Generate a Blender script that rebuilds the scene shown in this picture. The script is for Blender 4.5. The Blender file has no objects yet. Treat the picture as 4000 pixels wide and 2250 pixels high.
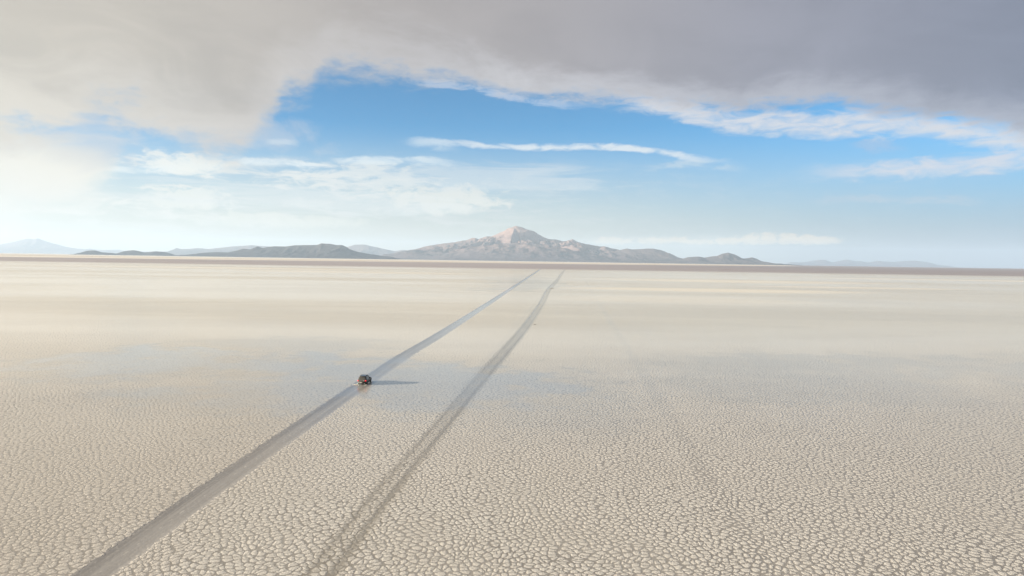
import bpy, bmesh, math, random
from mathutils import Vector, Matrix, noise

random.seed(7)
S = bpy.context.scene
COL = S.collection
EXPO = 1.45
SKY_STRENGTH = 0.1

# ------------------------------------------------------------------ camera
F_PX, CXP, CYP = 1715.0, 1288.0, 724.5          # focal length and centre, in pixels of a 2576-wide picture
CAM_H = 26.0
PITCH, ROLL = math.radians(2.32), math.radians(0.867)
CAM_ROT = Matrix.Rotation(math.pi/2 - PITCH, 3, 'X') @ Matrix.Rotation(ROLL, 3, 'Z')
cam = bpy.data.cameras.new('camera')
cam.sensor_width = 36.0
cam.lens = F_PX/2576.0*36.0
cam.clip_start, cam.clip_end = 0.5, 250000.0
cam_o = bpy.data.objects.new('camera', cam)
COL.objects.link(cam_o)
cam_o.matrix_world = Matrix.Translation((0, 0, CAM_H)) @ CAM_ROT.to_4x4()
S.camera = cam_o


def ray(px, py):
    return (CAM_ROT @ Vector(((px-CXP)/F_PX, -(py-CYP)/F_PX, -1.0))).normalized()


def azel(px, py):
    d = ray(px, py)
    return math.degrees(math.atan2(d.x, d.y)), math.degrees(math.asin(d.z))


# ------------------------------------------------------------------ sun direction
SUN_AZ, SUN_EL = math.radians(-102.0), math.radians(9.5)
SUN = Vector((math.sin(SUN_AZ)*math.cos(SUN_EL), math.cos(SUN_AZ)*math.cos(SUN_EL), math.sin(SUN_EL)))

# ------------------------------------------------------------------ node helpers


class V:
    """a socket of a node tree with arithmetic"""
    def __init__(s, t, sock):
        s.t, s.s = t, sock

    def __add__(a, b): return mth(a.t, 'ADD', a, b)
    def __radd__(a, b): return mth(a.t, 'ADD', b, a)
    def __sub__(a, b): return mth(a.t, 'SUBTRACT', a, b)
    def __rsub__(a, b): return mth(a.t, 'SUBTRACT', b, a)
    def __mul__(a, b): return mth(a.t, 'MULTIPLY', a, b)
    def __rmul__(a, b): return mth(a.t, 'MULTIPLY', b, a)
    def __truediv__(a, b): return mth(a.t, 'DIVIDE', a, b)
    def __pow__(a, b): return mth(a.t, 'POWER', a, b)
    def abs(a): return mth(a.t, 'ABSOLUTE', a)
    def max(a, b): return mth(a.t, 'MAXIMUM', a, b)
    def min(a, b): return mth(a.t, 'MINIMUM', a, b)


def put(t, sock, v):
    if isinstance(v, V):
        t.links.new(v.s, sock)
    elif isinstance(v, (tuple, list)):
        sock.default_value = v if len(v) == len(sock.default_value) else tuple(v)+(1.0,)
    else:
        sock.default_value = v


def mth(t, op, *a, clamp=False):
    n = t.nodes.new('ShaderNodeMath')
    n.operation, n.use_clamp = op, clamp
    for i, x in enumerate(a):
        put(t, n.inputs[i], x)
    return V(t, n.outputs[0])


def sstep(x, a, b, lo=0.0, hi=1.0):
    n = x.t.nodes.new('ShaderNodeMapRange')
    n.interpolation_type = 'SMOOTHSTEP'
    put(x.t, n.inputs['Value'], x)
    put(x.t, n.inputs['From Min'], a)
    put(x.t, n.inputs['From Max'], b)
    n.inputs['To Min'].default_value, n.inputs['To Max'].default_value = lo, hi
    return V(x.t, n.outputs[0])


def mix(f, a, b, mode='MIX'):
    t = next(v.t for v in (f, a, b) if isinstance(v, V))
    n = t.nodes.new('ShaderNodeMix')
    n.data_type, n.blend_type = 'RGBA', mode
    put(t, n.inputs[0], f)
    put(t, n.inputs[6], a)
    put(t, n.inputs[7], b)
    return V(t, n.outputs[2])


def xyz(t, x=0.0, y=0.0, z=0.0):
    n = t.nodes.new('ShaderNodeCombineXYZ')
    for i, v in enumerate((x, y, z)):
        put(t, n.inputs[i], v)
    return V(t, n.outputs[0])


def sep(v):
    n = v.t.nodes.new('ShaderNodeSeparateXYZ')
    v.t.links.new(v.s, n.inputs[0])
    return [V(v.t, o) for o in n.outputs]


def fbm(vec, scale=1.0, detail=4.0, rough=0.55, dist=0.0, dims='3D'):
    n = vec.t.nodes.new('ShaderNodeTexNoise')
    n.noise_dimensions = dims
    vec.t.links.new(vec.s, n.inputs['Vector'])
    n.inputs['Scale'].default_value = scale
    n.inputs['Detail'].default_value = detail
    n.inputs['Roughness'].default_value = rough
    n.inputs['Distortion'].default_value = dist
    return V(vec.t, n.outputs[0])


def curve(x, pts, lo, hi):
    """piecewise smooth function of x (already 0..1); pts in (0..1, value)"""
    n = x.t.nodes.new('ShaderNodeFloatCurve')
    put(x.t, n.inputs['Value'], x)
    c = n.mapping.curves[0]
    pts = sorted(pts)
    c.points[0].location = (pts[0][0], (pts[0][1]-lo)/(hi-lo))
    c.points[1].location = (pts[-1][0], (pts[-1][1]-lo)/(hi-lo))
    for p in pts[1:-1]:
        c.points.new(p[0], (p[1]-lo)/(hi-lo))
    n.mapping.use_clip = False
    n.mapping.update()
    return V(x.t, n.outputs[0])*(hi-lo)+lo


def ramp(x, stops):
    n = x.t.nodes.new('ShaderNodeValToRGB')
    put(x.t, n.inputs[0], x)
    e = n.color_ramp.elements
    e[0].position, e[0].color = stops[0][0], tuple(stops[0][1])+(1,)
    e[1].position, e[1].color = stops[-1][0], tuple(stops[-1][1])+(1,)
    for p, c in stops[1:-1]:
        q = e.new(p)
        q.color = tuple(c)+(1,)
    return V(x.t, n.outputs[0])


def lin(r, g, b, k=1.0):
    f = lambda c: ((c/255.0+0.055)/1.055)**2.4 if c > 10 else c/255.0/12.92
    return (f(r)*k, f(g)*k, f(b)*k)


# ------------------------------------------------------------------ sky
world = bpy.data.worlds.new('World')
S.world = world
world.cycles.sampling_method = 'MANUAL'
world.cycles.sample_map_resolution = 256
world.use_nodes = True
t = world.node_tree
t.nodes.clear()
wout = t.nodes.new('ShaderNodeOutputWorld')
bg = t.nodes.new('ShaderNodeBackground')
t.links.new(bg.outputs[0], wout.inputs[0])
bg.inputs[1].default_value = SKY_STRENGTH
sky = t.nodes.new('ShaderNodeTexSky')
sky.sky_type = 'NISHITA'
sky.sun_disc = False
sky.sun_elevation = SUN_EL
sky.sun_rotation = SUN_AZ % (2*math.pi)
sky.altitude = 3650.0
sky.air_density, sky.dust_density, sky.ozone_density = 1.0, 0.3, 2.0
KSKY = 1.0/(SKY_STRENGTH*2**EXPO)


def cc(r, g, b, k=1.0):
    return lin(r, g, b, KSKY*k)


tc = t.nodes.new('ShaderNodeTexCoord')
D = V(t, tc.outputs['Generated'])
dx, dy, dz = sep(D)
az = mth(t, 'ARCTAN2', dx, dy)*(180/math.pi)
el = mth(t, 'ARCSINE', dz)*(180/math.pi)
AZ0, AZ1 = -60.0, 60.0
azn = mth(t, 'MULTIPLY_ADD', az, 1/(AZ1-AZ0), -AZ0/(AZ1-AZ0), clamp=True)


def skycurve(px_pts):
    """elevation in degrees as a function of azimuth, through points given in the photograph"""
    pts = []
    for p in px_pts:
        a, e = azel(*p)
        pts.append(((a-AZ0)/(AZ1-AZ0), e))
    return curve(azn, pts, -5.0, 30.0)


streak = xyz(t, az*0.055+3.3*7.0, el*0.42)       # stretched along the horizon
puff = xyz(t, az*0.16+1.7*7.0, el*0.34)
n_big = fbm(puff, 0.9, 6, 0.58, 0.4, '2D')
n_fine = fbm(puff, 4.0, 6, 0.6, 0.3, '2D')
n_str = fbm(streak, 1.6, 6, 0.6, 0.8, '2D')
n_str2 = fbm(xyz(t, az*0.07+9.1*7.0, el*0.9), 1.5, 5, 0.6, 0.6, '2D')
n_wisp = fbm(xyz(t, az*0.30+2.2*7.0, el*1.15), 1.3, 8, 0.66, 0.35, '2D')
n_cum = fbm(xyz(t, az*1.7+4.4*7.0, el*2.6), 1.0, 5, 0.6, 0.2, '2D')

# clear air: the Nishita sky, slightly purer blue, paling downwards with the thin high veil
skyc = mix(1.0, V(t, sky.outputs[0]), (0.235, 0.60, 0.70), 'MULTIPLY')
colr = skyc

lowleft = sstep(az, -38.0, 24.0, 1.0, 0.0)
# thin pale veil near the horizon
veil = sstep(el, 0.0, 11.0, 1.0, 0.0)
veil_c = ramp(azn, [(0.18, cc(232, 224, 202)), (0.36, cc(217, 210, 191)), (0.52, cc(203, 197, 181)), (0.66, cc(176, 177, 173)), (0.82, cc(142, 152, 167))])
colr = mix((veil**0.8)*0.97, colr, veil_c)

# streaky cirrus and low layers, thicker to the left
wband = sstep(el, 1.2, 3.2)*sstep(el, 6.0, 9.3, 1.0, 0.0)
m = sstep(n_str*0.5+n_wisp*0.5, 0.47, 0.64)*wband*mth(t, 'MULTIPLY_ADD', lowleft, 0.85, 0.12)
colr = mix(m*0.85, colr, ramp(azn, [(0.2, cc(246, 243, 232)), (0.5, cc(226, 226, 224)), (0.8, cc(186, 196, 208))]))


def blob(px, py, rx, ry, col, amt, lumpy=0.9, tex=None):
    """one soft cloud round a point of the sky"""
    global colr
    a, e = azel(px, py)
    k = 0.0334
    q = ((az-a)/(rx*k))**2.0+(((el-e)/(ry*k)).abs())**2.0
    f = (1.0-q)+((tex or n_fine)-0.5)*(lumpy*3.2)
    mm = sstep(f, 0.0, 0.85)*amt
    colr = mix(mm, colr, col)


def band(px_pts, half, a_in, a_out, col, amt, lumpy=1.0, tex=None):
    """a streak of cloud along a line in the sky, between two azimuths given by picture columns"""
    global colr
    c = skycurve(px_pts)
    k = 0.0334
    a0, a1 = azel(a_in[0], 400)[0], azel(a_in[1], 400)[0]
    b0, b1 = azel(a_out[0], 400)[0], azel(a_out[1], 400)[0]
    win = sstep(az, a0, a1)*sstep(az, b0, b1, 1.0, 0.0)
    off = (el-c)/(half*k)
    f = (1.0-off*off)+((tex or n_str2)-0.46)*(lumpy*3.6)
    mm = sstep(f, -0.15, 1.6)*win*amt
    colr = mix(mm, colr, col)


white = cc(238, 238, 232)
blob(455, 412, 110, 30, cc(242, 242, 234), 0.8, 0.9)
blob(470, 500, 110, 34, cc(244, 242, 230), 0.65, 1.0)
blob(905, 448, 210, 42, cc(236, 236, 230), 0.6, 1.2, n_wisp)
blob(1120, 500, 170, 42, cc(236, 234, 224), 0.75, 0.9)
blob(760, 500, 420, 40, cc(228, 232, 230), 0.5, 1.0, n_str2)
blob(700, 555, 240, 20, cc(238, 236, 222), 0.5, 0.8)
blob(1250, 450, 350, 45, cc(214, 222, 226), 0.5, 1.0, n_str2)
band([(1010, 356), (1130, 360), (1230, 368), (1400, 370), (1550, 371), (1650, 380), (1750, 398), (1870, 414)], 9,
     (980, 1260), (1660, 1890), cc(228, 234, 238), 0.85, 1.3, n_wisp)
band([(1000, 356), (1080, 362), (1150, 372)], 16, (1010, 1060), (1090, 1170), cc(205, 222, 234), 0.6, 1.3, n_wisp)
band([(1800, 446), (2000, 437), (2150, 431), (2300, 424), (2450, 412), (2600, 398), (2900, 380)], 24,
     (1960, 2260), (3000, 3300), cc(212, 216, 226), 0.95, 0.9, n_wisp)
band([(1600, 425), (1750, 415), (1860, 424), (2000, 440)], 10, (1600, 1700), (1800, 1900), cc(200, 215, 226), 0.6, 1.4, n_wisp)
band([(2000, 505), (2300, 500), (2480, 507)], 10, (2000, 2150), (2400, 2500), cc(184, 198, 212), 0.6, 1.4, n_wisp)
band([(2100, 360), (2200, 365), (2300, 372)], 16, (2120, 2180), (2220, 2300), cc(165, 188, 218), 0.5, 1.5, n_wisp)
band([(200, 425), (300, 428), (420, 425), (600, 418)], 9, (250, 300), (380, 480), cc(232, 240, 240), 0.85, 1.0, n_wisp)
band([(560, 400), (700, 412), (850, 425)], 10, (560, 640), (760, 860), cc(226, 236, 240), 0.75, 1.3, n_wisp)
band([(820, 405), (950, 402), (1180, 412)], 10, (800, 880), (1050, 1200), cc(220, 232, 238), 0.75, 1.3, n_wisp)
band([(660, 358), (700, 356), (760, 360)], 7, (660, 690), (720, 760), cc(205, 225, 238), 0.6, 1.2, n_wisp)
# far cumulus row over the horizon, right of the volcano
band([(1400, 606), (1700, 602), (1900, 600), (2100, 605)], 9, (1420, 1560), (1980, 2130), cc(214, 212, 204), 0.4, 1.5, n_cum)
band([(1600, 614), (1800, 604), (2000, 598), (2080, 603)], 8, (1780, 1860), (2040, 2110), cc(236, 222, 200), 0.35, 1.5, n_cum)

for (bx, by, brx, bry) in ((1540, 606, 60, 11), (1640, 606, 55, 10), (1700, 602, 40, 9), (1760, 609, 50, 8), (1830, 606, 40, 12), (1890, 603, 34, 16), (1930, 600, 30, 18), (1985, 601, 34, 16), (2030, 603, 30, 15), (2075, 605, 40, 11)):
    blob(bx, by, brx, bry, cc(236, 222, 198), 0.75, 0.7, n_cum)

# left bright cloud, lit by the sun outside the frame
blob(70, 405, 190, 72, cc(240, 234, 218), 0.95, 0.45, n_big)
blob(-160, 450, 330, 110, cc(240, 236, 224), 0.9, 0.4, n_big)

# bright fringe along the right edge of the deck
fr = cc(218, 219, 224)
band([(1000, 205), (1150, 215), (1250, 235), (1400, 262), (1550, 262)], 10, (1010, 1090), (1350, 1560), cc(172, 195, 224), 0.75, 1.5, n_wisp)
band([(1500, 246), (1620, 252), (1700, 268), (1800, 295), (1900, 308), (2000, 312), (2150, 312), (2300, 314), (2450, 328), (2600, 345), (2900, 390)],
     33, (1480, 1650), (3000, 3200), fr, 0.95, 0.85, n_wisp)

# the great grey cloud deck
edge = skycurve([(-700, 330), (-250, 345), (0, 345), (140, 345), (205, 305), (255, 290), (300, 308), (335, 300), (400, 335), (470, 355), (560, 380), (618, 366), (650, 310), (690, 282), (715, 242), (785, 230), (808, 190),
                 (890, 172), (980, 180), (1100, 192), (1300, 232), (1480, 248), (1620, 250), (1720, 262), (1850, 276), (1950, 266), (2100, 262),
                 (2250, 282), (2380, 296), (2500, 322), (2620, 350), (3000, 420)])
soft = sstep(az, -25.0, 8.0, 1.75, 0.75)
de = (el-edge)+(n_big-0.5)*sstep(az, -34.0, 2.0, 5.0, 1.3)+(n_wisp-0.5)*1.9+(n_fine-0.5)*sstep(az, -34.0, 2.0, 3.0, 0.9)
deck = sstep(de/soft, -1.0, 1.0)
deck_c = ramp(azn, [(0.16, cc(213, 204, 188)), (0.27, cc(200, 192, 180)), (0.40, cc(181, 174, 169)), (0.52, cc(169, 164, 165)), (0.66, cc(154, 154, 165)), (0.82, cc(129, 135, 154))])
thick = fbm(xyz(t, az*0.05+42.0, el*0.13), 1.0, 6, 0.58, 0.6, '2D')
lump = fbm(xyz(t, az*0.11+el*0.05+84.0, el*0.22), 1.0, 6, 0.6, 0.8, '2D')
deck_c = mix(sstep(thick*0.6+lump*0.4, 0.38, 0.66, 0.0, 0.38), deck_c, mix(1.0, deck_c, (0.74, 0.74, 0.75), 'MULTIPLY'))
deck_c = mix(sstep(lump, 0.56, 0.36, 0.0, 0.4)*sstep(el, 19.0, 9.0), deck_c, mix(1.0, deck_c, (1.28, 1.27, 1.26), 'MULTIPLY'))
rim = sstep(de/soft+(lump-0.5)*3.0, 0.2, 3.6, 1.0, 0.0)
deck_c = mix(rim*0.62, deck_c, ramp(azn, [(0.2, cc(228, 220, 206)), (0.36, cc(206, 202, 200)), (0.5, cc(214, 214, 218)), (0.75, cc(182, 186, 198))]))
# mist hanging under the deck at the left
blob(210, 350, 190, 70, cc(206, 206, 208), 0.55, 0.9, n_big)
blob(560, 330, 260, 60, cc(196, 202, 212), 0.45, 1.0, n_big)
colr = mix(deck*0.97, colr, deck_c)
# sunlit side of the sky, outside the picture to the left
sd = t.nodes.new('ShaderNodeVectorMath')
sd.operation = 'DOT_PRODUCT'
t.links.new(D.s, sd.inputs[0])
sd.inputs[1].default_value = SUN
glow = sstep(V(t, sd.outputs['Value']), 0.45, 1.0)
colr = mix(glow*0.5, colr, cc(255, 243, 215, 1.6))
t.links.new(colr.s, bg.inputs[0])

# ------------------------------------------------------------------ sun
sl = bpy.data.lights.new('sun', 'SUN')
sl.energy = 5.0
sl.angle = math.radians(0.5)
sl.color = (1.0, 0.89, 0.745)
so = bpy.data.objects.new('sun', sl)
COL.objects.link(so)
so.rotation_euler = (-SUN).to_track_quat('-Z', 'Y').to_euler()
so.location = SUN*300

# ------------------------------------------------------------------ object helpers


def link(name, bm, mat, parent=None, smooth=False, loc=None):
    me = bpy.data.meshes.new(name)
    bm.normal_update()
    bm.to_mesh(me)
    bm.free()
    me.materials.append(mat)
    if smooth:
        for p in me.polygons:
            p.use_smooth = True
    o = bpy.data.objects.new(name, me)
    COL.objects.link(o)
    if parent:
        o.parent = parent
    if loc:
        o.location = loc
    return o


def tag(o, label=None, cat=None, group=None, kind=None):
    for k, v in (('label', label), ('category', cat), ('group', group), ('kind', kind)):
        if v:
            o[k] = v
    return o


def new_mat(name):
    m = bpy.data.materials.new(name)
    m.use_nodes = True
    nt = m.node_tree
    b = nt.nodes['Principled BSDF']
    return m, nt, b


def simple_mat(name, col, rough=0.5, metal=0.0, spec=0.5, coat=0.0, var=0.15, scale=6.0, emit=None):
    m, nt, b = new_mat(name)
    tcn = nt.nodes.new('ShaderNodeTexCoord')
    n = fbm(V(nt, tcn.outputs['Object']), scale, 4, 0.6)
    c = mix(sstep(n, 0.3, 0.7), tuple(x*(1-var) for x in col), tuple(min(1, x*(1+var)) for x in col))
    put(nt, b.inputs['Base Color'], c)
    put(nt, b.inputs['Roughness'], sstep(n, 0.2, 0.8, rough*0.85, min(1, rough*1.15)))
    b.inputs['Metallic'].default_value = metal
    b.inputs['Specular IOR Level'].default_value = spec
    b.inputs['Coat Weight'].default_value = coat
    b.inputs['Coat Roughness'].default_value = 0.08
    if emit:
        b.inputs['Emission Color'].default_value = tuple(emit[:3])+(1,)
        b.inputs['Emission Strength'].default_value = emit[3]
    return m


# ------------------------------------------------------------------ salt flat material
def salt_material(name, track=None):
    m, nt, b = new_mat(name)
    g = nt.nodes.new('ShaderNodeNewGeometry')
    P = V(nt, g.outputs['Position'])
    px, py, pz = sep(P)
    flat = xyz(nt, px, py, 0.0)
    # wobble of the crack lines
    wn = nt.nodes.new('ShaderNodeTexNoise')
    wn.noise_dimensions = '2D'
    nt.links.new(flat.s, wn.inputs['Vector'])
    wn.inputs['Scale'].default_value = 4.0
    wn.inputs['Detail'].default_value = 3.0
    wx, wy, wz = sep(V(nt, wn.outputs['Color']))
    ln = nt.nodes.new('ShaderNodeTexNoise')             # plates grow larger here, smaller there
    ln.noise_dimensions = '2D'
    nt.links.new(flat.s, ln.inputs['Vector'])
    ln.inputs['Scale'].default_value = 0.11
    ln.inputs['Detail'].default_value = 1.0
    lx, ly, lz = sep(V(nt, ln.outputs['Color']))
    qx, qy = px+(wx-0.5)*0.34+(lx-0.5)*2.2, py+(wy-0.5)*0.34+(ly-0.5)*2.2
    cell_v = xyz(nt, qx*0.848+qy*0.53, qy*0.848-qx*0.53, 0.0)
    vo = nt.nodes.new('ShaderNodeTexVoronoi')
    vo.voronoi_dimensions, vo.feature = '2D', 'DISTANCE_TO_EDGE'
    nt.links.new(cell_v.s, vo.inputs['Vector'])
    vo.inputs['Scale'].default_value = 1.42
    vo.inputs['Randomness'].default_value = 0.9
    dist = V(nt, vo.outputs['Distance'])
    vc = nt.nodes.new('ShaderNodeTexVoronoi')
    vc.voronoi_dimensions, vc.feature = '2D', 'F1'
    nt.links.new(cell_v.s, vc.inputs['Vector'])
    vc.inputs['Scale'].default_value = 1.42
    vc.inputs['Randomness'].default_value = 0.9
    dist = dist-(V(nt, vc.outputs['Distance'])-0.44).max(0.0)*0.45   # rounded corners
    cellr = sep(V(nt, vc.outputs['Color']))[0]

    big = fbm(flat, 0.012, 4, 0.55, 0.3, '2D')          # tens of metres
    mid = fbm(flat, 0.09, 4, 0.6, 0.2, '2D')            # about ten metres
    crystal = fbm(flat, 7.0, 4, 0.65, 0.0, '2D')        # crust texture on the plates
    grit = fbm(flat, 22.0, 3, 0.6, 0.0, '2D')
    long_ = fbm(xyz(nt, px*0.0012, py*0.0045, 0.0), 1.0, 5, 0.6, 0.6, '2D')   # wide shallow sheets of water

    # cracks are wider to the east, narrow and half buried to the west of the tracks
    east = sstep(px+(big-0.5)*60.0, -45.0, 40.0)
    t1 = sstep((px-py*0.0887-17.0+(mid-0.5)*1.6).abs(), 1.9, 0.5)*sstep(mid, 0.36, 0.6, 0.25, 1.0)      # old faint trails
    t2 = sstep((px-py*0.0845+21.0+(mid-0.5)*1.4).abs(), 1.5, 0.4)*sstep(py, 118.0, 150.0)*0.7
    trail = t1.max(t2)
    cw = mth(nt, 'MULTIPLY_ADD', east, 0.060, 0.050)+(mid-0.5)*0.12+(crystal-0.5)*0.07+trail*0.085
    cw = cw.max(0.02)
    plate = sstep(dist, cw*0.45, cw*1.35)               # 0 in a crack, 1 on a plate
    # flooding: standing brine covers the crust further out
    flood = sstep(py+(big-0.5)*110.0+(long_-0.5)*90.0, 70.0, 270.0)
    film = sstep(py+(big-0.5)*90.0+(mid-0.5)*30.0, 40.0, 150.0)
    dry_shaded_shore = sstep(py+(long_-0.5)*260.0, 1850.0, 2350.0)
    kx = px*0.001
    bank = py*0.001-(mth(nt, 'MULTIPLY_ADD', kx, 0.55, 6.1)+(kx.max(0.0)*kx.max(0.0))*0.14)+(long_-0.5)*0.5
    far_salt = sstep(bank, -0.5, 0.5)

    plate_c = mix(sstep(crystal, 0.32, 0.68), (0.50, 0.468, 0.415), (0.76, 0.728, 0.668))
    plate_c = mix(sstep(cellr, 0.0, 1.0, 0.0, 0.16), plate_c, (0.42, 0.39, 0.34))
    rimw = sstep(dist, cw*0.8, cw*1.7)*sstep(dist, cw*1.9, cw*3.4, 1.0, 0.0)
    plate_c = mix(rimw*sstep(crystal, 0.4, 0.6, 0.1, 0.6), plate_c, (0.70, 0.67, 0.61))
    stain = sstep(mid*0.5+big*0.5, 0.42, 0.62)
    plate_c = mix(stain*0.16, plate_c, (0.37, 0.325, 0.26))
    crack_c = mix(sstep(mid, 0.35, 0.65), (0.255, 0.235, 0.205), (0.345, 0.32, 0.28))
    west = sstep(px+(big-0.5)*50.0+py*-0.05, -20.0, -42.0)
    near_west = west*sstep(py, 260.0, 60.0)
    plate_c = mix(near_west*0.4, plate_c, (0.385, 0.34, 0.285))  # weaker sunlight off the near-left crust, painted into the plates
    crack_c = mix(near_west*0.55, crack_c, (0.335, 0.30, 0.255))
    salt_c = mix(plate, crack_c, plate_c)
    # under standing water the plates read only faintly
    salt_c = mix(flood*0.7, salt_c, mix(sstep(long_, 0.35, 0.65), (0.70, 0.638, 0.515), (0.85, 0.79, 0.665)))
    streaks = fbm(xyz(nt, px*0.0035, py*0.016, 0.0), 1.0, 5, 0.65, 0.5, '2D')
    salt_c = mix(flood*sstep(streaks, 0.42, 0.66, 0.0, 0.55), salt_c, mix(1.0, salt_c, (0.86, 0.85, 0.84), 'MULTIPLY'))
    wet = ((1.0-plate)*0.6+0.10).max(film*mth(nt, 'MULTIPLY_ADD', 1.0-plate, 0.25, 0.55)*(1.0-flood*0.75))
    wet = wet.max(flood*sstep(long_, 0.34, 0.68, 0.18, 0.5))
    # shallow pools of brine standing on the crust, and streaks of dry white salt far out
    pool = None
    for (cx, cy, rx, ry, k) in ((-30, 146, 46, 44, 1.0), (2, 128, 22, 30, 0.55), (-96, 166, 30, 30, 1.0), (-58, 206, 38, 22, 0.6), (118, 168, 80, 34, 0.55), (70, 142, 34, 16, 0.5), (215, 175, 90, 30, 0.4), (10, 830, 60, 330, 0.7)):
        q = ((px-cx)/rx)**2.0+((py-cy)/ry)**2.0
        f = sstep(q+(big-0.5)*2.8+(mid-0.5)*2.6, 1.3, 0.1)*k
        pool = f if pool is None else pool.max(f)
    white = None
    for (cx, cy, rx, ry, k) in ((190, 660, 150, 46, 1.0), (300, 1010, 250, 90, 0.9), (420, 800, 130, 26, 0.8), (-300, 1250, 260, 110, 0.7), (-700, 1500, 420, 90, 0.8), (900, 1350, 420, 90, 0.7), (120, 480, 110, 60, 0.5)):
        q = ((px-cx)/rx)**2.0+((py-cy)/ry)**2.0
        f = sstep(q+(long_-0.5)*2.4, 1.3, 0.1)*k
        white = f if white is None else white.max(f)
    salt_c = mix(white*0.75, salt_c, (0.82, 0.77, 0.67))
    salt_c = mix(pool*0.5, salt_c, mix(1.0, salt_c, (0.70, 0.74, 0.78), 'MULTIPLY'))
    wet = wet*(1.0-white*0.7)
    wet = wet.max(pool*mth(nt, 'MULTIPLY_ADD', 1.0-plate, 0.15, 0.85))
    relief = plate*(1.0-flood*0.92)*(1.0-pool*0.45)
    tm = None
    if track:
        at = nt.nodes.new('ShaderNodeAttribute')
        at.attribute_name = 'across'
        u, v_, w_ = sep(V(nt, at.outputs['Vector']))
        along = fbm(xyz(nt, u*6.0, py*0.05, 2.0), 1.0, 4, 0.6, 0.0, '2D')
        ragged = (fbm(flat, 1.1, 4, 0.65, 0.0, '2D')-0.5)*0.6+(plate-0.5)*(0.10 if track == 'worn' else 0.36)
        if track == 'worn':
            tm = sstep(u.abs()+ragged, 0.98, 0.80)
            tm = tm*sstep(u.abs(), 1.0, 0.93)
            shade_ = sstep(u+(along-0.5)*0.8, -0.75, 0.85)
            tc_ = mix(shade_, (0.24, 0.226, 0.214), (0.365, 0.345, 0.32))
            tc_ = mix(sstep(along, 0.42, 0.7)*0.35, tc_, (0.41, 0.385, 0.34))
            ridge = sstep((u-0.08).abs(), 0.07, 0.0)*sstep(fbm(flat, 0.9, 3, 0.7, 0.0, '2D'), 0.52, 0.66)
            ruts = sstep((u+0.52+(along-0.5)*0.2).abs(), 0.30, 0.10).max(sstep((u-0.44+(along-0.5)*0.2).abs(), 0.26, 0.08))
            tc_ = mix(ruts*sstep(mid, 0.3, 0.6, 0.25, 0.6), tc_, mix(1.0, tc_, (0.74, 0.74, 0.75), 'MULTIPLY'))
            crumbs = sstep(fbm(flat, 2.4, 3, 0.7, 0.0, '2D'), 0.57, 0.68)*sstep(u.abs(), 0.1, 0.9, 0.35, 0.8)
            tc_ = mix(crumbs*0.55, tc_, (0.52, 0.49, 0.43))
            tc_ = mix(ridge*0.7, tc_, (0.56, 0.53, 0.47))
            tm_r = tm
        else:
            r1 = sstep((u-0.44).abs()+ragged*0.9, 0.62, 0.10)*0.95*sstep(py, 380.0, 160.0, 0.6, 1.0)
            r2 = sstep((u+0.46).abs()+ragged*0.9, 0.56, 0.08)*sstep(mid+crystal*0.25, 0.44, 0.68, 0.75, 1.0)
            rs = sstep(u.abs()+ragged*0.5, 0.98, 0.6)*sstep(py, 80.0, 125.0, 0.2, 0.6)*sstep(py, 260.0, 420.0, 1.0, 0.6)
            tm = r1.max((r2.max(rs))*(1.0-plate*sstep(mid, 0.35, 0.6)*0.3))*sstep(u.abs(), 1.0, 0.9)*0.95
            tc_ = mix(sstep(along, 0.35, 0.7), (0.235, 0.212, 0.175), (0.31, 0.285, 0.24))
            tm_r = tm
        salt_c = mix(tm*(1.0-dry_shaded_shore), salt_c, tc_)
        wet = wet.max(tm*sstep(py, 100.0, 320.0, 0.55, 0.9))
        relief = relief*(1.0-tm*0.93)
    # dry crust beyond the water, cloud shadow painted in mauve-grey, then unshaded white salt
    shaded_shore_c = mix(sstep(long_, 0.3, 0.7), (0.37, 0.335, 0.34), (0.44, 0.40, 0.395))
    shaded_shore_c = mix(sstep(kx, -0.6, 2.2)*0.45, shaded_shore_c, (0.24, 0.225, 0.25))  # belt painted darker to the right, for weaker sun glow
    salt_c = mix(dry_shaded_shore, salt_c, shaded_shore_c)
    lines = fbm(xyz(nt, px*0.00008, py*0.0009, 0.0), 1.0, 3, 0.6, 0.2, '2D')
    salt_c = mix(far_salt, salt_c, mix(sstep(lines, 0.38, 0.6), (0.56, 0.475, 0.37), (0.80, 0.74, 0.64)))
    wet = wet*(1.0-dry_shaded_shore)
    put(nt, b.inputs['Base Color'], salt_c)
    b.inputs['Roughness'].default_value = 0.75
    b.inputs['Specular IOR Level'].default_value = 0.25
    put(nt, b.inputs['Coat Weight'], mth(nt, 'MULTIPLY', wet, 1.0, clamp=True))
    b.inputs['Coat IOR'].default_value = 1.34
    rough = mth(nt, 'MULTIPLY_ADD', relief, 0.13, 0.11)+long_*0.06
    put(nt, b.inputs['Coat Roughness'], rough)
    # relief: plates stand a few centimetres above the cracks, with a rough crust
    dome = sstep(dist, 0.0, 0.42)
    h = relief*0.055+dome*relief*0.03+(crystal-0.5)*0.06*mth(nt, 'MULTIPLY_ADD', relief, 0.9, 0.1)+(grit-0.5)*0.012*mth(nt, 'MULTIPLY_ADD', relief, 0.8, 0.2)
    bp = nt.nodes.new('ShaderNodeBump')
    bp.inputs['Strength'].default_value = 0.75
    bp.inputs['Distance'].default_value = 1.0
    put(nt, bp.inputs['Height'], h)
    nt.links.new(bp.outputs[0], b.inputs['Normal'])
    vm = nt.nodes.new('ShaderNodeVectorMath')          # the water film follows the crust only faintly
    vm.operation = 'SCALE'
    nt.links.new(bp.outputs[0], vm.inputs[0])
    put(nt, vm.inputs['Scale'], mth(nt, 'MULTIPLY_ADD', relief, 0.16, 0.02))
    va = nt.nodes.new('ShaderNodeVectorMath')
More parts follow.
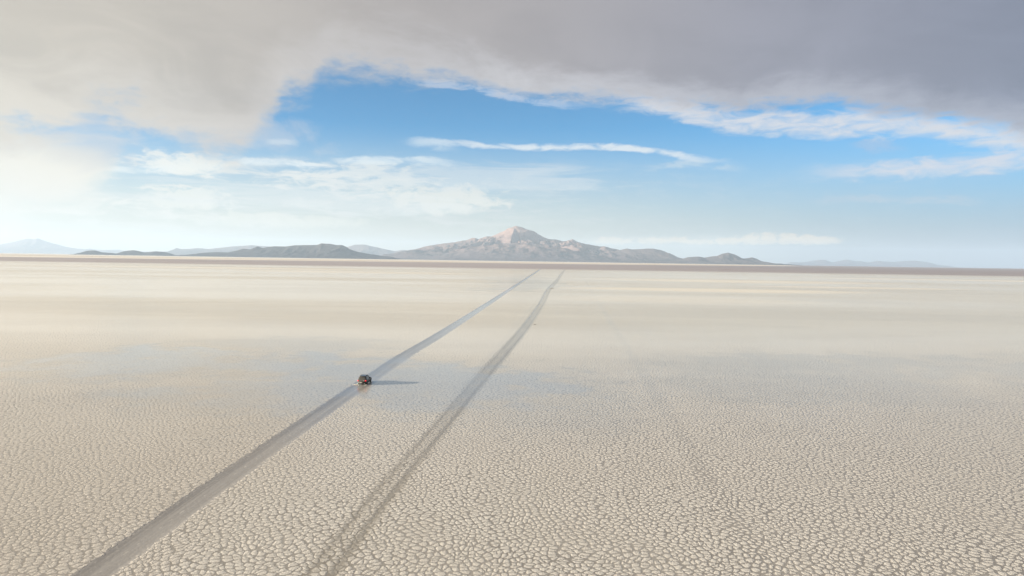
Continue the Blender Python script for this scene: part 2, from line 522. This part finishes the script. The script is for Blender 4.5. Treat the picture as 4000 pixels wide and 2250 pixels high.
    va.operation = 'ADD'
    nt.links.new(vm.outputs[0], va.inputs[0])
    va.inputs[1].default_value = (0, 0, 1)
    vn = nt.nodes.new('ShaderNodeVectorMath')
    vn.operation = 'NORMALIZE'
    nt.links.new(va.outputs[0], vn.inputs[0])
    nt.links.new(vn.outputs[0], b.inputs['Coat Normal'])
    return m


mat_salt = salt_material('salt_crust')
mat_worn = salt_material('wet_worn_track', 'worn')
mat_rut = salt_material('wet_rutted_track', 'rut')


def spline(pts, y):
    """monotone-ish cubic through (y, value) points"""
    n = len(pts)
    if y <= pts[0][0]:
        s = (pts[1][1]-pts[0][1])/(pts[1][0]-pts[0][0])
        return pts[0][1]+s*(y-pts[0][0])
    if y >= pts[-1][0]:
        s = (pts[-1][1]-pts[-2][1])/(pts[-1][0]-pts[-2][0])
        return pts[-1][1]+s*(y-pts[-1][0])
    sl_ = [(pts[i+1][1]-pts[i][1])/(pts[i+1][0]-pts[i][0]) for i in range(n-1)]
    tg = [sl_[0]]+[(sl_[i-1]+sl_[i])/2 for i in range(1, n-1)]+[sl_[-1]]
    for i in range(n-1):
        if pts[i][0] <= y <= pts[i+1][0]:
            h = pts[i+1][0]-pts[i][0]
            u = (y-pts[i][0])/h
            return ((2*u**3-3*u**2+1)*pts[i][1]+(u**3-2*u**2+u)*h*tg[i]+(-2*u**3+3*u**2)*pts[i+1][1]+(u**3-u**2)*h*tg[i+1])


L_C = [(54, -33.55), (74, -33.15), (100, -32.2), (140, -30.45), (179, -28.8), (225, -25.4), (394, -14.9), (631, -0.6), (1387, 44), (3115, 149)]
L_W = [(54, 1.95), (100, 2.2), (180, 2.5), (400, 2.5), (3115, 2.6)]
R_C = [(56, -15.2), (75, -13.7), (87, -12.55), (100, -11.2), (140, -7.3), (182, -3.0), (245, 3.4), (330, 11.0), (417, 18.3), (614, 33.0), (853, 55), (1270, 90.7), (2400, 187)]
R_W = [(56, 2.1), (100, 2.2), (245, 2.6), (2400, 3.0)]
ys = [-9000, -3000, -800, -200, 0, 20, 32]
y = 40.0
while y < 3000:
    ys.append(y)
    y += max(4.0, y*0.045)
ys += [3000, 3600, 4500, 6000, 9000, 14000, 22000, 34000, 50000, 71000]
EXT = 61000.0


def halfw(pts, y, y_end):
    if y < 20 or y >= y_end:
        return 0.0
    return spline(pts, max(54, y))


rows = []
for y in ys:
    wl, wr = halfw(L_W, y, 3000), halfw(R_W, y, 2300)
    cl, cr = spline(L_C, min(max(y, 0), 3200)), spline(R_C, min(max(y, 0), 3200))
    rows.append((y, (-EXT, -3000.0, -400.0, cl-wl, cl+wl, cr-wr, cr+wr, 800.0, 4000.0, EXT)))


def strip_mesh(cols, across=False):
    bm = bmesh.new()
    cache = {}
    lay = bm.verts.layers.float_vector.new('across') if across else None

    def vert(i, k, u=None):
        key = (rows[i][1][k], rows[i][0])
        if key not in cache:
            cache[key] = bm.verts.new((key[0], key[1], 0.0))
            if lay:
                cache[key][lay] = (u, 0, 0)
        return cache[key]
    for i in range(len(rows)-1):
        for a, b in cols:
            vs = [vert(i, a, -1.0), vert(i, b, 1.0), vert(i+1, b, 1.0), vert(i+1, a, -1.0)]
            vs = [v for k, v in enumerate(vs) if v not in vs[:k]]
            if len(vs) >= 3:
                bm.faces.new(vs)
    return bm


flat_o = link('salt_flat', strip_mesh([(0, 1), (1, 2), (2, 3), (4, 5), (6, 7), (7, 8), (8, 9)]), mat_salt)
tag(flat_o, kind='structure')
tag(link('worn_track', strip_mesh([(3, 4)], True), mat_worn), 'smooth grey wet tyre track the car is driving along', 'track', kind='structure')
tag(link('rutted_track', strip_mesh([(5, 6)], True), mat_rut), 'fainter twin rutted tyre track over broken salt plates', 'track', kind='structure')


# ------------------------------------------------------------------ mountains
def sil_points(pts, dist):
    """silhouette in picture pixels -> (x, height) at a plane dist metres away"""
    out = []
    for p in pts:
        d = ray(*p)
        k = dist/d.y
        out.append((d.x*k, CAM_H+d.z*k))
    return out


def interp(pts, x):
    if x <= pts[0][0]:
        return pts[0][1]
    for i in range(len(pts)-1):
        if x <= pts[i+1][0]:
            u = (x-pts[i][0])/(pts[i+1][0]-pts[i][0])
            return pts[i][1]*(1-u)+pts[i+1][1]*u
    return pts[-1][1]


def ridged(x, y, z, octs=5, lac=2.1, gain=0.5):
    s, a, f = 0.0, 1.0, 1.0
    tot = 0
    for _ in range(octs):
        s += a*(1-abs(noise.noise(Vector((x*f, y*f, z+f))))*2.0)
        tot += a
        a *= gain
        f *= lac
    return s/tot


def rock_mat(name, low, mid_, high, dark, h0, h1):
    m, nt, b = new_mat(name)
    g = nt.nodes.new('ShaderNodeNewGeometry')
    P = V(nt, g.outputs['Position'])
    px, py, pz = sep(P)
    n1 = fbm(P, 0.0011, 6, 0.6, 0.4)
    n2 = fbm(P, 0.006, 5, 0.6)
    hh = pz+(n1-0.5)*(h1-h0)*0.9
    c = mix(sstep(hh, h0*0.2, h0), low, mid_)
    c = mix(sstep(hh, h0, h1), c, high)
    c = mix(sstep(n1*0.6+n2*0.4, 0.50, 0.60)*sstep(hh, h1*1.05, h0*0.9), c, dark)
    c = mix(sstep(n2, 0.35, 0.65)*0.35, c, mix(1.0, c, (0.6, 0.6, 0.62), 'MULTIPLY'))
    put(nt, b.inputs['Base Color'], c)
    b.inputs['Roughness'].default_value = 0.95
    b.inputs['Specular IOR Level'].default_value = 0.1
    bp = nt.nodes.new('ShaderNodeBump')
    bp.inputs['Strength'].default_value = 0.7
    bp.inputs['Distance'].default_value = 60.0
    put(nt, bp.inputs['Height'], n2+n1)
    nt.links.new(bp.outputs[0], b.inputs['Normal'])
    return m


def ridge_hill(name, pts, dist, front, back, mat, seed, nx=220, ny=56, ero=0.55, label=None, rough=0.02):
    """a long hill or ridge: crest follows the given outline, spurs and gullies run down both flanks"""
    sp = sil_points(pts, dist)
    x0, x1 = sp[0][0], sp[-1][0]
    bm = bmesh.new()
    hmax = max(h for _, h in sp)
    grid = []
    for j in range(ny+1):
        s = -1+2*j/ny                        # -1 front foot, 0 crest, 1 back foot
        yy = dist+s*(front if s < 0 else back)
        row = []
        for i in range(nx+1):
            x = x0+(x1-x0)*i/nx
            a = abs(s)
            warp = noise.noise(Vector((x/front*0.9, yy/front*0.9, seed)))*front*0.25*min(1, a*3)
            H = interp(sp, x+warp)
            if a < 0.06:
                H += noise.noise(Vector((x/(hmax*0.5), 1.3, seed)))*hmax*rough
            fall = (1-a)**1.15
            rg = ridged(x/(front*0.42), (yy-dist)/(front*1.1), seed)
            z = H*fall*(1-ero*min(1, a*3.2)*(1-max(0.0, rg)))
            z += noise.noise(Vector((x/(hmax*0.35), yy/(hmax*0.35), seed)))*hmax*0.03*min(1, a*5)
            e = min(i, nx-i)/4.0
            z = z*min(1, e)-8.0*max(0, a-0.9)*10-(6.0 if e == 0 else 0)
            row.append(bm.verts.new((x, yy, z)))
        grid.append(row)
    for j in range(ny):
        for i in range(nx):
            bm.faces.new((grid[j][i], grid[j][i+1], grid[j+1][i+1], grid[j+1][i]))
    return tag(link(name, bm, mat, smooth=True), label, 'hill' if label else None, kind='structure')


def z4(x, y): return (966+x*0.3, 553.8+y*0.3)
def z2(x, y): return (772.8+x*0.5, 553.8+y*0.5)
def z3(x, y): return (x*0.35, 553.8+y*0.35)
def z5(x, y): return (1674.4+x*0.35, 553.8+y*0.35)


# the volcano: the outline is swept round the axis through the summit
VD = 33000.0
vol = [(905, 651.0)]+[z4(*p) for p in [(-60, 318), (0, 288), (60, 280), (150, 262), (270, 242), (370, 215), (480, 198), (600, 183), (700, 165), (745, 147), (790, 158), (860, 135), (910, 137), (950, 122),
       (975, 115), (1000, 95), (1040, 68), (1075, 58), (1105, 47), (1130, 55), (1160, 60), (1200, 78), (1260, 95), (1300, 120), (1340, 143),
       (1380, 158), (1440, 162), (1500, 177), (1540, 172), (1580, 160), (1620, 180), (1680, 197), (1750, 210), (1820, 222), (1850, 218),
       (1900, 235), (1950, 243), (2000, 256), (2140, 276), (2300, 305), (2420, 340), (2500, 352)]]
vs_ = sil_points(vol, VD)
vx0 = sil_points([z4(1105, 47)], VD)[0][0]
vmax = max(h for _, h in vs_)


def volcano_height(x, y):
    ky = (y-VD)*1.35
    r = math.hypot(x-vx0, ky)
    th = math.atan2(ky, x-vx0)
    w = 0.5+0.5*math.cos(th)                     # 1 on the right flank, 0 on the left
    off = min(1.0, abs(ky)/1600.0)
    wob = noise.noise(Vector((math.cos(th)*2.2, math.sin(th)*2.2, 4.0)))*0.08*r*off
    hr, hl = interp(vs_, vx0+r+wob), interp(vs_, vx0-r-wob)
    w = w*w*(3-2*w)
    h = max(0.0, hr*w+hl*(1-w))
    hn = h/vmax
    # gullies run down the slope
    g = max(0.0, min(1.0, (ridged(th*6.0, r/6000.0, 2.0, 4)-0.22)*1.9))
    g2 = ridged(x/1500.0, y/1500.0, 7.0, 5)
    e = off*math.sin(min(1.0, hn*1.15+0.05)*math.pi)**0.8
    h *= 1-e*(0.55*(1-g)+0.40*(1-g2))
    # spurs running forward from the summit: the lit one left, a lower one right
    al = VD-y
    if -300 < al < 2600:
        for sx, top, fall, lk, rk, lean in ((-40, vmax-14, 0.40, 0.46, 0.78, -0.10), (900, vmax-430, 0.30, 0.30, 0.62, 0.16)):
            rx = x-(vx0+sx+lean*al)
            sp_h = top-fall*abs(al)-(lk*-rx if rx < 0 else rk*rx)
            sp_h += noise.noise(Vector((x/260.0, y/260.0, 9.0)))*40*min(1, abs(al)/400.0)
            h = max(h, sp_h)
    # older shoulder bulging from the front flank
    bx, by = x-(vx0+150), y-(VD-3300)
    h = max(h, (780-((bx/3400)**2+(by/1700)**2)*520)*(0.80+0.25*g2)) if by > -2400 else h
    h += noise.noise(Vector((x/420.0, y/420.0, 1.0)))*90*off*min(1, hn*4)
    h += noise.noise(Vector((x/130.0, y/130.0, 3.0)))*16*min(1, hn*3)
    return h


bm = bmesh.new()
NX, NY = 420, 200
vx_a, vx_b = vs_[0][0], vs_[-1][0]
grid = []
for j in range(NY+1):
    yy = VD-7600+15200*j/NY
    row = []
    for i in range(NX+1):
        x = vx_a+(vx_b-vx_a)*i/NX
        z = volcano_height(x, yy)
        ed = min(i, NX-i)/10.0
        ej = min(j, NY-j)/10.0
        row.append(bm.verts.new((x, yy, z*min(1, ed, ej)-12.0*(1-min(1, ed, ej))-2)))
    grid.append(row)
for j in range(NY):
    for i in range(NX):
        bm.faces.new((grid[j][i], grid[j][i+1], grid[j+1][i+1], grid[j+1][i]))
m_vol = rock_mat('volcano_rock', (0.10, 0.08, 0.086), (0.19, 0.135, 0.122), (0.275, 0.19, 0.16), (0.05, 0.046, 0.052), 650, 1450)
tag(link('volcano', bm, m_vol, smooth=True), 'broad volcano with bare pinkish summit across the salt flat', 'mountain', kind='structure')

m_hill = rock_mat('hill_rock', (0.085, 0.07, 0.072), (0.10, 0.08, 0.08), (0.15, 0.115, 0.11), (0.045, 0.042, 0.047), 150, 700)
m_dark = rock_mat('dark_hill_rock', (0.042, 0.04, 0.042), (0.052, 0.048, 0.048), (0.085, 0.074, 0.07), (0.026, 0.026, 0.029), 150, 600)

# right-hand shoulder of the volcano and the hills beyond it
ridge_hill('hill', [z4(*p) for p in [(1780, 350), (1850, 300), (1950, 256), (2000, 246), (2035, 238), (2080, 246), (2140, 244), (2200, 239), (2260, 240), (2320, 250), (2360, 265),
           (2400, 290), (2440, 312), (2490, 334), (2540, 352)]], 31000, 3600, 3000, m_hill, 11.0, label='rounded hill at the foot of the broad volcano')
ridge_hill('hill', [z5(*p) for p in [(20, 304), (60, 292), (110, 281), (165, 265), (240, 262), (280, 270), (320, 262), (370, 257), (410, 240), (450, 233), (500, 248), (540, 270), (560, 276),
           (620, 268), (660, 280), (700, 300), (740, 303), (780, 312), (830, 311), (860, 320)]], 27500, 2200, 2200, m_hill, 5.0, label='small peaked hill standing apart beyond the volcano foot')
ridge_hill('hill', [z5(*p) for p in [(850, 322), (900, 300), (960, 304), (1020, 299), (1070, 290), (1110, 285), (1150, 286), (1200, 305), (1260, 290), (1300, 283), (1360, 294), (1410, 295), (1460, 305),
           (1520, 291), (1560, 296), (1640, 300), (1700, 295), (1780, 290), (1860, 298), (1920, 310), (1970, 333)]], 62000, 3500, 3500, m_hill, 21.0, label='chain of very faint hills low on the horizon')
# the dark ridge left of the volcano
ridge_hill('ridge', [z3(*p) for p in [(1380, 252), (1400, 247), (1450, 235), (1500, 232), (1560, 229), (1640, 232), (1700, 218), (1750, 206), (1800, 209), (1850, 189), (1890, 200),
           (1970, 187), (2050, 190), (2120, 180), (2200, 180), (2280, 178), (2310, 167), (2370, 170), (2420, 178), (2460, 179), (2500, 198)]] +
           [z2(*p) for p in [(190, 128), (210, 145), (250, 158), (320, 172), (400, 182), (450, 188)]], 24000, 2000, 2200, m_dark, 3.0, label='dark blue rugged ridge left of the volcano')
ridge_hill('hill', [z2(*p) for p in [(130, 186), (170, 150), (205, 134), (240, 123), (290, 123), (340, 134), (400, 148), (440, 155), (480, 150), (530, 156), (600, 196)]],
           48000, 3000, 3000, m_hill, 8.0, label='pale rounded hill behind the gap left of the volcano')
ridge_hill('hill', [z3(*p) for p in [(1180, 242), (1220, 222), (1270, 200), (1300, 208), (1360, 207), (1420, 202), (1500, 208), (1560, 201), (1620, 195), (1700, 187), (1750, 184), (1800, 180), (1850, 184),
           (1950, 190), (2100, 190), (2300, 200), (2400, 262)]], 46000, 3000, 3000, m_hill, 14.0, label='pale long hills behind the dark rugged ridge')
ridge_hill('island', [z3(*p) for p in [(560, 240), (580, 233), (620, 221), (650, 218), (680, 217), (705, 223), (730, 231), (770, 233), (810, 236), (840, 242)]],
           23000, 600, 700, m_dark, 31.0, nx=120, ny=32, label='small dark rocky island, first of the pair in the salt')
ridge_hill('island', [z3(*p) for p in [(815, 242), (850, 236), (890, 223), (920, 219), (960, 216), (1000, 222), (1010, 226), (1040, 232), (1080, 228), (1120, 224), (1160, 227), (1190, 231), (1220, 238), (1250, 247)]],
           23500, 700, 800, m_dark, 37.0, nx=140, ny=32, label='longer dark rocky island beside the dark rugged ridge')
ridge_hill('mountain', [z3(*p) for p in [(-500, 228), (-350, 205), (-200, 190), (-60, 182), (0, 175), (60, 165), (130, 148), (180, 136), (210, 133), (240, 138), (270, 130), (320, 150), (400, 172), (480, 194), (560, 205),
           (620, 208), (650, 204), (700, 214), (850, 212), (900, 222), (1050, 226), (1180, 243)]], 64000, 4500, 4500, m_hill, 17.0, label='very pale broad mountain fading into bright haze')

# ------------------------------------------------------------------ the car
CAR = bpy.data.objects.new('suv_car', None)
COL.objects.link(CAR)
CAR.location = (-30.45, 138.75, 0.0)
CAR.rotation_euler = (0, 0, -math.radians(2.6))
tag(CAR, 'dusty dark grey SUV with red tail lights driving along the wet track', 'car')
m_paint = simple_mat('dusty_grey_paint', (0.07, 0.066, 0.058), 0.5, 0.1, 0.4, 0.25, 0.2, 3.0)
m_glass = simple_mat('dark_glass', (0.018, 0.02, 0.02), 0.12, 0.0, 0.5, 0.0, 0.2, 2.0)
m_trim = simple_mat('black_trim', (0.022, 0.021, 0.02), 0.6, var=0.3)
m_tyre = simple_mat('tyre_rubber', (0.02, 0.02, 0.02), 0.85, var=0.3)
m_rim = simple_mat('alloy', (0.35, 0.35, 0.35), 0.35, 0.9)
m_red = simple_mat('red_lens', (0.62, 0.015, 0.03), 0.2, coat=0.6, emit=(1.0, 0.03, 0.05, 0.22))
m_clear = simple_mat('clear_lens', (0.6, 0.6, 0.6), 0.1)
m_white = simple_mat('plate_white', (0.30, 0.285, 0.24), 0.6)
m_bumper = simple_mat('bumper_plastic', (0.075, 0.07, 0.06), 0.55)
m_roof = simple_mat('dark_roof_panel', (0.03, 0.03, 0.032), 0.35, coat=0.3)

# stations along the car: y, underside, belt height, half width at belt, top height, half width at top
ST = [(0.00, 0.42, 0.98, 0.80, 1.02, 0.72), (0.05, 0.38, 1.00, 0.88, 1.10, 0.78), (0.12, 0.36, 1.02, 0.91, 1.26, 0.76), (0.30, 0.34, 1.03, 0.925, 1.58, 0.69),
      (0.42, 0.32, 1.03, 0.93, 1.69, 0.665), (0.75, 0.30, 1.03, 0.93, 1.735, 0.665), (1.5, 0.30, 1.02, 0.93, 1.755, 0.67), (2.2, 0.30, 1.01, 0.93, 1.735, 0.665), (2.65, 0.30, 1.0, 0.93, 1.67, 0.65),
      (2.95, 0.30, 1.0, 0.93, 1.50, 0.68), (3.35, 0.30, 0.99, 0.925, 1.22, 0.74), (3.6, 0.30, 0.97, 0.92, 1.06, 0.76), (4.0, 0.32, 0.93, 0.91, 1.02, 0.72), (4.4, 0.36, 0.86, 0.86, 0.95, 0.66), (4.62, 0.42, 0.76, 0.72, 0.82, 0.52)]


def ring(st):
    y, zb, zl, w, zt, wt = st
    h = [(w*0.86, zb), (w*0.985, zb+0.12), (w*1.0, zb+0.34), (w*1.0, zl-0.10), (w*0.985, zl)]
    d = zt-zl
    h += [(w+(wt-w)*0.5, zl+d*0.5), (wt+0.02, zt-0.07 if d > 0.2 else zl+d*0.7), (wt-0.06, zt-0.012), (wt*0.55, zt+0.012)]
    return [(x, y, z) for x, z in h]+[(-x, y, z) for x, z in reversed(h)]


bm = bmesh.new()
rings = [[bm.verts.new(p) for p in ring(s)] for s in ST]
for a, b_ in zip(rings, rings[1:]):
    n = len(a)
    for i in range(n):
        bm.faces.new((a[i], a[(i+1) % n], b_[(i+1) % n], b_[i]))
bm.faces.new(list(reversed(rings[0])))
bm.faces.new(rings[-1])
bmesh.ops.recalc_face_normals(bm, faces=bm.faces)
body = link('body', bm, m_paint, CAR, smooth=True)


def car_box(name, lo, hi, mat, parent=CAR, bev=0.02):
    bm = bmesh.new()
    bmesh.ops.create_cube(bm, size=1.0)
    for v in bm.verts:
        v.co = Vector([lo[i]+(v.co[i]+0.5)*(hi[i]-lo[i]) for i in range(3)])
    bmesh.ops.bevel(bm, geom=bm.edges[:], offset=bev, segments=2, affect='EDGES')
    return link(name, bm, mat, parent, smooth=True)


def panel(name, pts, mat, thick=0.014, parent=CAR):
    """a slightly proud panel over four or more corner points"""
    bm = bmesh.new()
    nrm = (Vector(pts[1])-Vector(pts[0])).cross(Vector(pts[2])-Vector(pts[0])).normalized()
    a = [bm.verts.new(Vector(p)+nrm*thick) for p in pts]
    c = [bm.verts.new(Vector(p)-nrm*0.02) for p in pts]
    bm.faces.new(a)
    bm.faces.new(list(reversed(c)))
    for i in range(len(pts)):
        k = (i+1) % len(pts)
        bm.faces.new((a[i], c[i], c[k], a[k]))
    bmesh.ops.recalc_face_normals(bm, faces=bm.faces)
    return link(name, bm, mat, parent)


def side_pt(y, f, s):
    """point on the glasshouse side: f 0 at belt, 1 at the roof edge"""
    for i in range(len(ST)-1):
        if ST[i][0] <= y <= ST[i+1][0]:
            u = (y-ST[i][0])/(ST[i+1][0]-ST[i][0])
            st = [ST[i][k]*(1-u)+ST[i+1][k]*u for k in range(6)]
    _, zb, zl, w, zt, wt = st
    return (s*(w*0.985+(wt+0.02-w*0.985)*f), y, zl+(zt-0.07-zl)*f)


for s in (-1, 1):
    for (ya, yb, fa, fb) in ((0.52, 1.12, 0.08, 0.9), (1.20, 2.05, 0.06, 0.92), (2.14, 2.86, 0.06, 0.9)):
        yt0 = ya+(0.12 if ya < 0.6 else 0.03)
        yt1 = yb-(0.28 if yb > 2.5 else 0.03)
        q = [side_pt(ya, fa, s), side_pt(yb, fa, s), side_pt(yt1, fb, s), side_pt(yt0, fb, s)]
        panel('side_window', q if s > 0 else list(reversed(q)), m_glass)
panel('rear_window', [(-0.70, 0.115, 1.13), (0.70, 0.115, 1.13), (0.60, 0.33, 1.57), (-0.60, 0.33, 1.57)], m_glass, 0.03)
panel('windscreen', [(0.68, 3.42, 1.16), (-0.68, 3.42, 1.16), (-0.56, 2.72, 1.64), (0.56, 2.72, 1.64)], m_glass, 0.03)
panel('roof_panel', [(-0.56, 0.55, 1.715), (0.56, 0.55, 1.715), (0.56, 2.45, 1.715), (-0.56, 2.45, 1.715)], m_roof, 0.062)
car_box('spoiler', (-0.64, 0.20, 1.63), (0.64, 0.48, 1.69), m_paint)
car_box('rear_bumper', (-0.90, -0.10, 0.40), (0.90, 0.10, 0.66), m_bumper, bev=0.05)
car_box('bumper_trim', (-0.84, -0.075, 0.30), (0.84, 0.08, 0.405), m_trim)
car_box('bumper_seam', (-0.86, -0.035, 0.665), (0.86, 0.06, 0.72), m_trim)
car_box('front_bumper', (-0.84, 4.50, 0.36), (0.84, 4.72, 0.64), m_paint, bev=0.05)
car_box('number_plate', (-0.26, -0.118, 0.47), (0.26, -0.098, 0.59), m_white, bev=0.004)
st_ = car_box('pale_mark', (0.30, -0.012, 0.80), (0.40, 0.004, 0.98), m_white, bev=0.004)  # small pale upright mark on the tailgate
for s in (-1, 1):
    car_box('tail_light', (min(s*0.62, s*0.925), -0.035, 0.80), (max(s*0.62, s*0.925), 0.16, 1.0), m_red, bev=0.03)
    car_box('headlight', (min(s*0.50, s*0.80), 4.42, 0.68), (max(s*0.50, s*0.80), 4.66, 0.82), m_clear, bev=0.03)
    car_box('roof_rail', (s*0.62-0.02, 0.6, 1.745), (s*0.62+0.02, 2.4, 1.79), m_trim, bev=0.01)
    car_box('sill', (min(s*0.86, s*0.945), 1.15, 0.30), (max(s*0.86, s*0.945), 3.15, 0.42), m_trim, bev=0.02)
    mir = car_box('wing_mirror', (min(s*0.90, s*1.10), 2.72, 1.02), (max(s*0.90, s*1.10), 2.86, 1.20), m_trim, bev=0.03)
    for yh in (1.32, 2.25):
        car_box('door_handle', (min(s*0.92, s*0.95), yh, 0.88), (max(s*0.92, s*0.95), yh+0.18, 0.915), m_trim, bev=0.008)
car_box('wiper', (-0.02, 0.07, 1.12), (0.45, 0.10, 1.14), m_trim, bev=0.004)
car_box('exhaust_pipe', (0.48, -0.12, 0.27), (0.56, 0.3, 0.33), m_rim, bev=0.02)


def wheel(x, y):
    s = 1 if x > 0 else -1
    e = bpy.data.objects.new('wheel', None)
    COL.objects.link(e)
    e.parent = CAR
    e.location = (x, y, 0.36)
    bm = bmesh.new()
    prof = [(0.20, -0.12), (0.30, -0.13), (0.345, -0.11), (0.36, -0.07), (0.36, 0.07), (0.345, 0.11), (0.30, 0.13), (0.20, 0.12)]
    N = 28
    rs = [[bm.verts.new((o, r*math.cos(2*math.pi*k/N), r*math.sin(2*math.pi*k/N))) for r, o in prof] for k in range(N)]
    for k in range(N):
        for i in range(len(prof)):
            j = (i+1) % len(prof)
            bm.faces.new((rs[k][i], rs[k][j], rs[(k+1) % N][j], rs[(k+1) % N][i]))
    bmesh.ops.recalc_face_normals(bm, faces=bm.faces)
    link('tyre', bm, m_tyre, e, smooth=True)
    bm = bmesh.new()
    hub = bmesh.ops.create_cone(bm, cap_ends=True, segments=20, radius1=0.07, radius2=0.06, depth=0.06, matrix=Matrix.Translation((s*0.09, 0, 0)) @ Matrix.Rotation(math.pi/2, 4, 'Y'))
    for k in range(5):
        rot = Matrix.Rotation(2*math.pi*k/5, 4, 'X')
        q = bmesh.ops.create_cube(bm, size=1.0)['verts']
        for v in q:
            v.co = rot @ Vector((v.co.x*0.03+s*0.085, v.co.y*0.06, v.co.z*0.16+0.125))
    bmesh.ops.create_cone(bm, cap_ends=True, segments=28, radius1=0.205, radius2=0.205, depth=0.02, matrix=Matrix.Translation((s*0.05, 0, 0)) @ Matrix.Rotation(math.pi/2, 4, 'Y'))
    link('rim', bm, m_rim, e)
    # arch lip over the wheel
    bm = bmesh.new()
    M_ = 16
    pr = []
    for k in range(M_+1):
        a = math.radians(-8+196*k/M_)
        pr.append([bm.verts.new((o, y+r*math.cos(a), 0.36+r*math.sin(a))) for r, o in ((0.39, s*0.90), (0.39, s*0.948), (0.46, s*0.948), (0.46, s*0.90))])
    for k in range(M_):
        for i in range(4):
            bm.faces.new((pr[k][i], pr[k][(i+1) % 4], pr[k+1][(i+1) % 4], pr[k+1][i]))
    bmesh.ops.recalc_face_normals(bm, faces=bm.faces)
    link('wheel_arch', bm, m_trim, CAR)


for wx in (-0.83, 0.83):
    for wy in (0.82, 3.62):
        wheel(wx, wy)

# ------------------------------------------------------------------ water thrown up by the wheels
m_foam = simple_mat('foam', (0.85, 0.83, 0.78), 0.35, var=0.05)
m_foam.node_tree.nodes['Principled BSDF'].inputs['Subsurface Weight'].default_value = 0.3
bm = bmesh.new()
rnd = random.Random(3)
cm = Matrix.Translation(CAR.location) @ CAR.rotation_euler.to_matrix().to_4x4()
for (sx, sy, n_, sp_, hh) in ((-1.05, 0.3, 34, 0.5, 0.10), (-0.95, 3.3, 30, 0.4, 0.12), (0.75, 0.1, 12, 0.3, 0.05), (-0.5, -0.2, 10, 0.6, 0.04), (1.0, 3.3, 40, 0.4, 0.14), (-1.5, 0.1, 18, 0.5, 0.04)):
    for _ in range(n_):
        p = Vector((sx+rnd.gauss(0, sp_*0.5), sy+rnd.gauss(0, sp_*0.6), abs(rnd.gauss(0, hh))+0.015))
        r = rnd.uniform(0.015, 0.05)
        mtx = cm @ Matrix.Translation(p) @ Matrix.Diagonal((r*rnd.uniform(1, 2), r*rnd.uniform(1, 2.4), r*rnd.uniform(0.6, 1.2), 1))
        bmesh.ops.create_icosphere(bm, subdivisions=1, radius=1.0, matrix=mtx)
tag(link('water_spray', bm, m_foam, smooth=True), 'white water spray around the wheels of the car', 'spray', kind='stuff')

# ------------------------------------------------------------------ low mud mounds beside the rutted track
m_mud = simple_mat('dark_mud', (0.16, 0.125, 0.10), 0.8, var=0.35, scale=2.0)


def mound(loc, rx, ry, h, seed, label):
    bm = bmesh.new()
    NR, NS = 9, 28
    rows_ = []
    for i in range(NR+1):
        q = i/NR
        rr = []
        for k in range(NS):
            a = 2*math.pi*k/NS
            irr = 1+0.35*noise.noise(Vector((math.cos(a)*1.3, math.sin(a)*1.3, seed)))
            x, y = rx*q*irr*math.cos(a), ry*q*irr*math.sin(a)
            z = h*(1-q*q)**1.3*(0.75+0.6*noise.noise(Vector((x*1.4, y*1.4, seed+2))))-0.01*q
            rr.append(bm.verts.new((x, y, max(z, 0.03*(1-q))-0.012*q)))
        rows_.append(rr)
    for i in range(NR):
        for k in range(NS):
            j = (k+1) % NS
            if i == 0 and False:
                continue
            bm.faces.new((rows_[i][k], rows_[i+1][k], rows_[i+1][j], rows_[i][j]))
    bmesh.ops.remove_doubles(bm, verts=bm.verts, dist=1e-4)
    bmesh.ops.recalc_face_normals(bm, faces=bm.faces)
    o = link('mud_mound', bm, m_mud, smooth=True, loc=loc)
    return tag(o, label, 'mound', 'mud mounds by the rutted track')


mound((37.6, 641.0, 0), 2.4, 3.2, 0.42, 1.0, 'larger far brown mound on the far end of the rutted track')
mound((9.6, 277.0, 0), 0.75, 0.9, 0.22, 6.0, 'tiny brown mound at the edge of the middle of the rutted track')

# ------------------------------------------------------------------ haze
bm = bmesh.new()
bmesh.ops.create_cube(bm, size=1.0)
lo, hi = (-62000, -10000, -14), (62000, 72000, 1850)
for v in bm.verts:
    v.co = Vector([lo[i]+(v.co[i]+0.5)*(hi[i]-lo[i]) for i in range(3)])
hm = bpy.data.materials.new('haze_air')
hm.use_nodes = True
hn = hm.node_tree
hn.nodes.clear()
ho = hn.nodes.new('ShaderNodeOutputMaterial')
hv = hn.nodes.new('ShaderNodeVolumePrincipled')
hv.inputs['Color'].default_value = (0.59, 0.76, 0.96, 1)
hv.inputs['Density'].default_value = 1.75e-5
hv.inputs['Anisotropy'].default_value = 0.1
hn.links.new(hv.outputs[0], ho.inputs['Volume'])
haze = link('haze', bm, hm)
tag(haze, kind='stuff')

# ------------------------------------------------------------------ render settings
S.view_settings.view_transform = 'Standard'
S.view_settings.look = 'None'
S.view_settings.exposure = EXPO
S.view_settings.gamma = 1.0
S.cycles.max_bounces = 3
S.cycles.volume_bounces = 1
S.cycles.use_denoising = True
